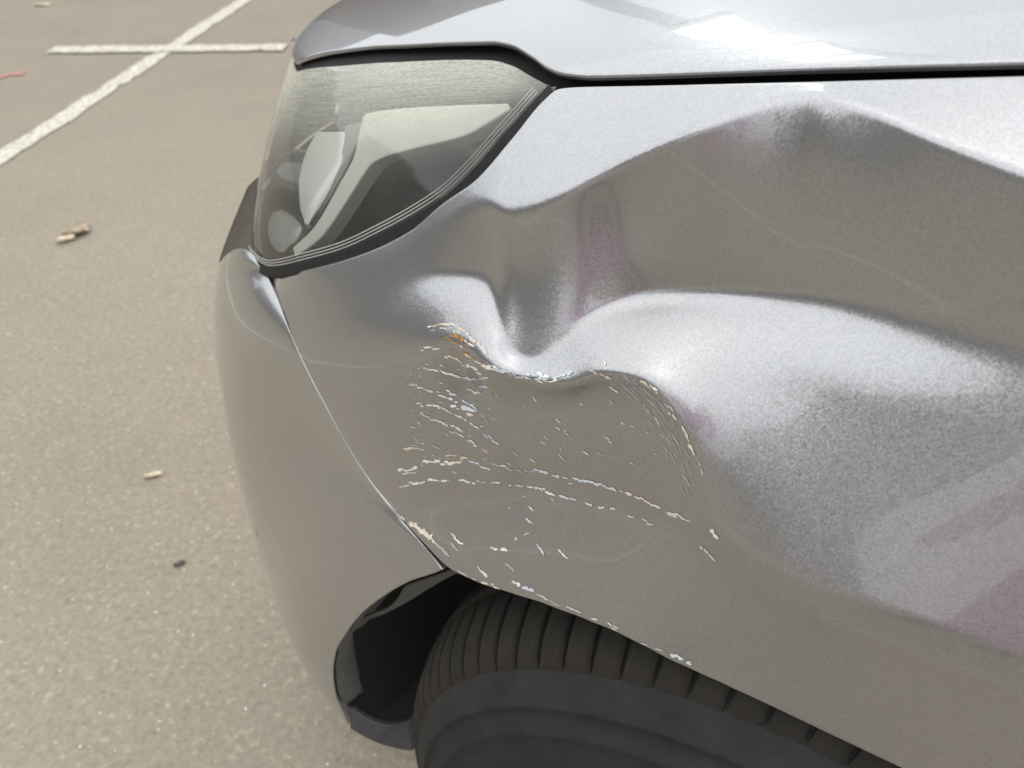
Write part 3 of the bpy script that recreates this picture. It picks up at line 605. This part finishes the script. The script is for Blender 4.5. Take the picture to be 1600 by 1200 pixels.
for pts, w, col, cov in [
    ([(668, 512), (690, 507), (712, 508), (732, 524), (756, 546)], 3.2, 2, .95), ([(672, 516), (700, 513), (722, 522)], 2, 2, .8), ([(730, 522), (745, 536), (758, 549)], 4.5, 1, .95),
    ([(694, 527), (708, 534), (722, 540)], 4, 3, .8), ([(702, 520), (720, 528), (736, 540)], 5, 3, .8), ([(712, 546), (730, 553), (744, 560)], 4.5, 3, .75), ([(690, 545), (718, 549), (748, 566)], 3, 3, .5),
    ([(654, 547), (668, 544), (682, 546)], 3, 1, .9), ([(696, 553), (714, 562), (730, 571), (748, 580)], 3.2, 0, .95), ([(752, 570), (768, 575), (784, 581)], 6, 1, .9), ([(768, 573), (800, 585), (826, 592)], 2.6, 4, .8),
    ([(822, 583), (840, 590), (860, 592), (878, 587), (890, 581)], 4.0, 1, .95), ([(826, 588), (850, 595), (872, 594)], 2.4, 0, .7), ([(838, 585), (856, 590)], 5, 0, .9),
    ([(660, 576), (692, 582), (712, 588), (735, 592), (760, 592)], 2.8, 1, .8), ([(638, 602), (668, 608), (692, 618), (704, 624)], 2.4, 0, .9), ([(650, 630), (680, 634), (708, 646), (736, 662)], 2.2, 0, .85),
    ([(656, 646), (692, 660), (720, 672)], 2.4, 0, .9), ([(700, 625), (718, 632), (738, 642)], 5.5, 1, .85), ([(704, 632), (722, 642), (736, 648)], 4, 0, .8), ([(696, 610), (720, 622), (744, 640)], 2.2, 1, .7),
    ([(722, 604), (744, 612), (752, 618)], 3.4, 0, .7), ([(728, 596), (748, 604), (758, 606)], 3.2, 1, .7), ([(702, 672), (720, 682), (740, 694), (758, 704)], 2.2, 2, .7), ([(738, 664), (756, 676), (776, 692)], 2.0, 1, .7),
    ([(622, 700), (642, 701), (662, 700)], 2.4, 2, .65), ([(676, 696), (690, 699)], 2, 4, .6), ([(621, 736), (634, 734), (650, 731)], 4.0, 0, .95), ([(628, 741), (646, 738)], 2, 2, .8),
    ([(660, 720), (680, 722), (700, 724), (716, 722)], 3.6, 0, .95), ([(690, 716), (712, 712), (726, 716)], 2.6, 2, .7), ([(732, 720), (752, 726), (764, 734)], 3, 1, .9), ([(766, 722), (790, 730), (812, 738)], 2, 4, .6),
    ([(619, 761), (644, 756), (672, 750), (700, 750), (730, 753)], 2.8, 0, .85), ([(730, 753), (776, 754), (820, 758), (840, 763)], 2.6, 0, .55), ([(836, 760), (864, 772)], 3.4, 0, .9),
    ([(868, 774), (904, 781), (944, 794), (992, 808), (1022, 821)], 3.0, 1, .6), ([(806, 737), (826, 736), (840, 734)], 2.4, 4, .6), ([(834, 732), (850, 737), (872, 745)], 4.4, 1, .9),
    ([(872, 744), (912, 752), (944, 760), (960, 766)], 3.2, 1, .8), ([(968, 768), (1000, 780), (1020, 790), (1034, 796)], 3.4, 2, .85), ([(1022, 790), (1052, 804), (1088, 820), (1116, 838)], 2.8, 0, .45),
    ([(1094, 853), (1104, 864), (1112, 872)], 4, 1, .9), ([(1110, 830), (1117, 838)], 4.5, 0, 1), ([(1042, 800), (1056, 806)], 4.5, 2, 1), ([(1000, 594), (1010, 600), (1026, 614)], 2.6, 2, .95),
    ([(1036, 628), (1050, 640)], 2.6, 1, .9), ([(1044, 640), (1060, 660), (1072, 680), (1080, 700)], 2.6, 2, .6), ([(1080, 700), (1092, 724), (1098, 740)], 2, 4, .6), ([(920, 576), (936, 584), (950, 590)], 2.2, 2, .9),
    ([(944, 561), (946, 568)], 2, 0, 1), ([(952, 602), (962, 610)], 2.2, 0, 1), ([(618, 801), (636, 815), (650, 822)], 3.4, 2, .85), ([(640, 818), (656, 826), (668, 838), (676, 846)], 6.5, 2, .9), ([(648, 822), (664, 836)], 3.5, 0, .9),
    ([(676, 844), (690, 856), (700, 866)], 3, 4, .7), ([(704, 832), (712, 842), (722, 850)], 2.6, 0, .8), ([(704, 847), (712, 856)], 2.4, 4, .8), ([(766, 856), (778, 856), (790, 860)], 3.2, 0, .8), ([(804, 846), (814, 838), (826, 833)], 2.6, 1, .6),
    ([(820, 810), (832, 820)], 2.4, 1, .8), ([(838, 850), (848, 864)], 2.4, 1, .9), ([(872, 858), (882, 868)], 3, 0, 1), ([(790, 880), (800, 890)], 2.6, 1, .9), ([(746, 886), (756, 898)], 3, 0, .9),
    ([(716, 893), (745, 907), (775, 917)], 2.6, 2, .75), ([(800, 908), (818, 918), (836, 925)], 4.5, 1, .7), ([(836, 928), (880, 946), (930, 966)], 2.0, 2, .5), ([(948, 974), (962, 982)], 2.6, 0, .7), ([(1048, 1018), (1062, 1028), (1078, 1036)], 4, 1, .8), ([(1000, 1004), (1030, 1016)], 2, 2, .6)]:
    scrape(pts, w, col, cov)
for _ in range(46):                                        # loose flecks inside the dent, all dragged the same way
    u, v = random.uniform(790, 1075), random.uniform(612, 800)
    if v > 640+.42*(1075-u)+70 or v < 600+max(0, (u-1000))*1.15: continue
    dab(u, v, math.radians(random.gauss(36, 8)), random.uniform(3, 13), random.uniform(1.0, 2.2), random.choice([0, 4, 4, 1, 2]))
for _ in range(120):                                       # fine brushed scuffs along the dent's right rim
    t = random.random(); u, v = np.interp(t, [0, .35, .7, 1], [985, 1030, 1062, 1088]), np.interp(t, [0, .35, .7, 1], [598, 634, 690, 770])
    dab(u+random.gauss(-6, 9), v+random.gauss(2, 7), math.radians(random.gauss(44+t*22, 5)), random.uniform(7, 22), random.uniform(.5, 1.0), random.choice([4, 4, 1]))
for _ in range(70):
    u, v = random.uniform(640, 780), random.uniform(560, 740)
    dab(u, v, math.radians(random.gauss(24, 9)), random.uniform(3, 9), random.uniform(.7, 1.5), random.choice([0, 4, 1]))
a = np.array(sv); P = on_fender(a[:, 0], a[:, 1], .0005)
me = bpy.data.meshes.new('paint_scratches'); me.from_pydata([tuple(p) for p in P], [], sf)
for m_ in SCR: me.materials.append(m_)
me.polygons.foreach_set('material_index', sm); me.update()
o = bpy.data.objects.new('paint_scratches', me); COL.objects.link(o); o.parent = car; o['kind'] = 'stuff'

# ------------------------------------------------------------------ litter on the ground
def crumpled(name, u, v, size, aspect, ang, m, label, cat, rough=.35, n=9):
    c = ground(u, v)[:2]; V = []; top = []
    for i in range(n):
        for j in range(n):
            x = (i/(n-1)-.5)*size; y = (j/(n-1)-.5)*size*aspect*(1-.75*(2*abs(i/(n-1)-.45))**2)
            z = .004+size*rough*(.22+.20*math.sin(5*i/n+1.3*j)+.16*rng.random()); V.append([x, y, z])
    V = np.array(V); W2 = V.copy(); W2[:, 2] = np.maximum(.001, W2[:, 2]-.0025); V = np.concatenate([V, W2])
    co, si = math.cos(ang), math.sin(ang); V = np.stack([c[0]+V[:, 0]*co-V[:, 1]*si, c[1]+V[:, 0]*si+V[:, 1]*co, V[:, 2]], -1)
    q = grid_faces(n, n); b = [i*n for i in range(n)]+[(n-1)*n+j for j in range(1, n)]+[i*n+n-1 for i in range(n-2, -1, -1)]+[j for j in range(n-2, 0, -1)]
    fc = [tuple(x) for x in q]+[tuple(x[::-1]+n*n) for x in q]+[(b[k], b[(k+1) % len(b)], b[(k+1) % len(b)]+n*n, b[k]+n*n) for k in range(len(b))]
    return tag(mesh_obj(name, V, fc, m, smooth=True), label, cat)
LEAF = simple('dry_leaf', (.42, .34, .25), .8, noise=.35, scale=60)
PALE = simple('pale_husk', (.72, .62, .46), .8, noise=.25, scale=80)
DARKL = simple('dark_leaf', (.10, .095, .085), .8, noise=.3, scale=80)
crumpled('dry_leaf', 122, 366, .075, .8, .9, LEAF, 'curled brown dry leaf on the asphalt beside the pale husk', 'leaf', .5)
crumpled('leaf_husk', 104, 378, .050, .45, .7, PALE, 'pale torn husk lying against the brown dry leaf', 'husk', .5)
crumpled('seed_stem', 240, 745, .034, .30, .35, PALE, 'small pale seed stem alone on the asphalt', 'stem', .3)
crumpled('leaf_scrap', 281, 883, .018, .45, .5, DARKL, 'dark scrap of leaf on the asphalt near the bumper', 'leaf scrap', .3)
crumpled('leaf_scrap', 66, 9, .09, .5, .2, PALE, 'white paper-like scrap beyond the painted lines', 'scrap', .2)

# ------------------------------------------------------------------ out of view, for reflections: added walls and glow panel, person behind the camera
def box(name, c, sz, m, parent=None, rz=0):
    V = [(x*sz[0]/2, y*sz[1]/2, z*sz[2]) for z in (0, 1) for x, y in ((-1, -1), (1, -1), (1, 1), (-1, 1))]; co, si = math.cos(rz), math.sin(rz)
    V = [(c[0]+x*co-y*si, c[1]+x*si+y*co, c[2]+z) for x, y, z in V]
    return mesh_obj(name, V, [(3, 2, 1, 0), (4, 5, 6, 7), (0, 1, 5, 4), (1, 2, 6, 5), (2, 3, 7, 6), (3, 0, 4, 7)], m, parent, False)
wall = bpy.data.objects.new('added_dark_wall', None); COL.objects.link(wall)  # wall added out of view so the dent mirrors something dark
tag(wall, 'unseen dark wall with a pale coping, added to darken the reflections in the dent', 'wall')
WM = simple('dark_render', (.24, .24, .24), .9, noise=.2, scale=3); CM = simple('coping_concrete', (.30, .29, .27), .9, noise=.15, scale=8)
wa = math.radians(66.5)
for k in range(5):
    c = np.array([-6.4, -2.9])+np.array([math.cos(wa+math.pi/2-.0), math.sin(wa+math.pi/2)])*0+np.array([-math.sin(math.radians(23.5)), math.cos(math.radians(23.5))])*(k-.1)*2.6
    rz = math.radians(113.5)
    box('wall_panel', (c[0], c[1], 0), (2.58, .22, 2.9), WM, wall, rz); box('coping', (c[0], c[1], 2.903), (2.59, .30, .08), CM, wall, rz)
far = bpy.data.objects.new('added_far_wall', None); COL.objects.link(far)  # second unseen wall, added to darken what the bonnet's front mirrors
tag(far, 'unseen brown wall added across the far side to darken the reflections in the bonnet', 'wall')
FM = simple('brown_render', (.13, .105, .085), .9, noise=.3, scale=1.5)
for k in range(9): box('wall_panel', (-13+k*2.8, 10.5, 0), (2.78, .25, 2.3+.35*((k*7) % 3)), FM if k % 3 else WM, far)
glow_o = bpy.data.objects.new('added_glow_panel', None); COL.objects.link(glow_o); glow_o.location = (0, 0, 0)  # made-up glowing panel, out of view, that puts the white patch on the bonnet
tag(glow_o, 'unseen post with glowing white slats, added for the white reflection on the bonnet', 'glow panel')
GM = simple('stand_grey', (.62, .63, .64), .6)
LM, n, l, b = mat('glow_white'); b.inputs['Base Color'].default_value = (.8, .8, .8, 1); b.inputs['Emission Color'].default_value = (.95, 1, 1, 1); b.inputs['Emission Strength'].default_value = 2.0
box('post', (-.15, 4.36, 0), (.16, .16, 6.4), GM, glow_o)
dirs = np.array([(-.057, .889, .454), (.036, .891, .453), (-.052, .609, .791), (-.138, .644, .752)]); H0 = np.array([.0, .38, .91])
cor = H0+dirs*((4.2-H0[1])/dirs[:, 1:2])                 # bottom left, bottom right, top right, top left of the lit strip
def strip_pt(a, t): return (cor[0]*(1-a)+cor[1]*a)*(1-t)+(cor[3]*(1-a)+cor[2]*a)*t
for k in range(4):
    t0, t1 = k/4+.022, (k+1)/4-.022
    for q in range(5):                                    # each quarter of the glow: five slats
        s0, s1 = t0+(t1-t0)*q/5, t0+(t1-t0)*(q+.80)/5
        V = [strip_pt(a, t)+np.array([0, dy, 0]) for dy in (0, .03) for a, t in ((0.02, s0), (.98, s0), (.98, s1), (.02, s1))]
        mesh_obj('glow_slat', V, [(0, 1, 2, 3), (7, 6, 5, 4), (0, 4, 5, 1), (1, 5, 6, 2), (2, 6, 7, 3), (3, 7, 4, 0)], LM, glow_o, False)
V = [strip_pt(a, t)+np.array([0, dy, 0]) for dy in (.05, .09) for a, t in ((-.03, -.01), (1.03, -.01), (1.03, 1.01), (-.03, 1.01))]
mesh_obj('back_panel', V, [(0, 1, 2, 3), (7, 6, 5, 4), (0, 4, 5, 1), (1, 5, 6, 2), (2, 6, 7, 3), (3, 7, 4, 0)], GM, glow_o, False)

def person(at, face):
    J = {}; E_ = []; R_ = {}
    def j(k, x, y, z, r, par=None):
        J[k] = (x, y, z); R_[k] = r
        if par: E_.append((par, k))
    j('pel', 0, 0, .93, .135); j('wai', 0, .005, 1.08, .118, 'pel'); j('che', 0, .01, 1.26, .135, 'wai'); j('shl', 0, 0, 1.38, .10, 'che'); j('nec', 0, .005, 1.44, .052, 'shl')
    j('jaw', 0, .03, 1.50, .062, 'nec'); j('hed', 0, .02, 1.585, .085, 'jaw'); j('top', 0, .0, 1.655, .055, 'hed')
    for s in (-1, 1):
        t = str(s)
        j('hip'+t, s*.09, 0, .86, .092, 'pel'); j('kne'+t, s*.10, .015, .48, .060, 'hip'+t); j('cal'+t, s*.10, -.01, .33, .055, 'kne'+t); j('ank'+t, s*.10, -.02, .09, .038, 'cal'+t); j('toe'+t, s*.115, .14, .035, .033, 'ank'+t)
        j('sho'+t, s*.165, -.005, 1.36, .060, 'shl'); j('elb'+t, s*.225, .02, 1.09, .042, 'sho'+t); j('wri'+t, s*.20, .20, .98, .027, 'elb'+t); j('pal'+t, s*.185, .27, .965, .024, 'wri'+t)
        for q, (dx, dz, ln) in enumerate([(-.03, .012, .05), (-.024, 0, .072), (-.008, -.004, .080), (.008, -.006, .075), (.022, -.008, .058)]):
            j(f'k{t}{q}', s*(.185+dx*.8), .272+(.0 if q == 0 else .028), .965+dz, .009, 'pal'+t); j(f'm{t}{q}', s*(.185+dx*1.2), .272+ln*.75, .955+dz, .0085, f'k{t}{q}'); j(f'f{t}{q}', s*(.185+dx*1.1), .272+ln, .93+dz, .007, f'm{t}{q}')
    ks = list(J); me = bpy.data.meshes.new('person'); me.from_pydata([J[k] for k in ks], [(ks.index(a), ks.index(b)) for a, b in E_], [])
    o = bpy.data.objects.new('person', me); COL.objects.link(o); o.modifiers.new('Skin', 'SKIN'); sd = o.modifiers.new('Sub', 'SUBSURF'); sd.levels = sd.render_levels = 2
    for k, d in zip(ks, me.skin_vertices[0].data): d.radius = (R_[k], R_[k]*(.72 if k in ('pel', 'wai', 'che', 'shl') else 1)); d.use_root = k == 'pel'
    m, n, l, b = mat('clothes_and_skin'); b.inputs['Roughness'].default_value = .85; tc = n.new('ShaderNodeTexCoord'); sp = n.new('ShaderNodeSeparateXYZ'); l.new(tc.outputs['Object'], sp.inputs[0])
    r = n.new('ShaderNodeValToRGB'); r.color_ramp.interpolation = 'CONSTANT'; e = r.color_ramp.elements
    for p, c in [(0, (.02, .02, .02)), (.07/1.8, (.035, .035, .05)), (.60/1.8, (.36, .05, .21)), (1.42/1.8, (.45, .27, .20))]:
        x = e[0] if p == 0 else e.new(p); x.position = p; x.color = (*c, 1)
    e.remove(e[-1]) if e[-1].position >= .999 else None
    mr = n.new('ShaderNodeMapRange'); mr.inputs[2].default_value = 1.8; l.new(sp.outputs[2], mr.inputs[0]); l.new(mr.outputs[0], r.inputs[0])
    hand = n.new('ShaderNodeMath'); hand.operation = 'GREATER_THAN'; hand.inputs[1].default_value = .19; l.new(sp.outputs[1], hand.inputs[0])
    mx = n.new('ShaderNodeMix'); mx.data_type = 'RGBA'; mx.inputs[7].default_value = (.45, .27, .20, 1); l.new(hand.outputs[0], mx.inputs[0]); l.new(r.outputs[0], mx.inputs[6]); l.new(mx.outputs[2], b.inputs['Base Color'])
    me.materials.append(m); o.location = (*at, 0); o.rotation_euler = (0, 0, face)
    tag(o, 'person in a long magenta top and dark trousers standing beside the fender', 'person')
    hair = simple('dark_hair', (.025, .02, .017), .6, noise=.3, scale=50); V = []
    for a in range(9):
        for q in range(20):
            th = a/8*math.pi*.62; ph = 2*math.pi*q/20; V.append((.098*math.sin(th)*math.cos(ph), -.012+.112*math.sin(th)*math.sin(ph), 1.60+.10*math.cos(th)+(.035 if math.sin(ph) > .3 else -.03)*math.sin(th)))
    h = mesh_obj('hair', V, grid_faces(9, 20, wrap=True), hair, o)
    for sx in (-1, 1):
        V = [(sx*.034+.011*math.sin(t)*math.cos(p), .098+.006*math.sin(t)*math.sin(p), 1.575+.007*math.cos(t)) for t in np.linspace(0, math.pi, 6) for p in np.linspace(0, 2*math.pi, 9)[:-1]]
        mesh_obj('eye', V, grid_faces(6, 8, wrap=True), hair, o)
    return o
person((-.70, -.86), math.radians(-33)).scale = (.92, .92, .92)
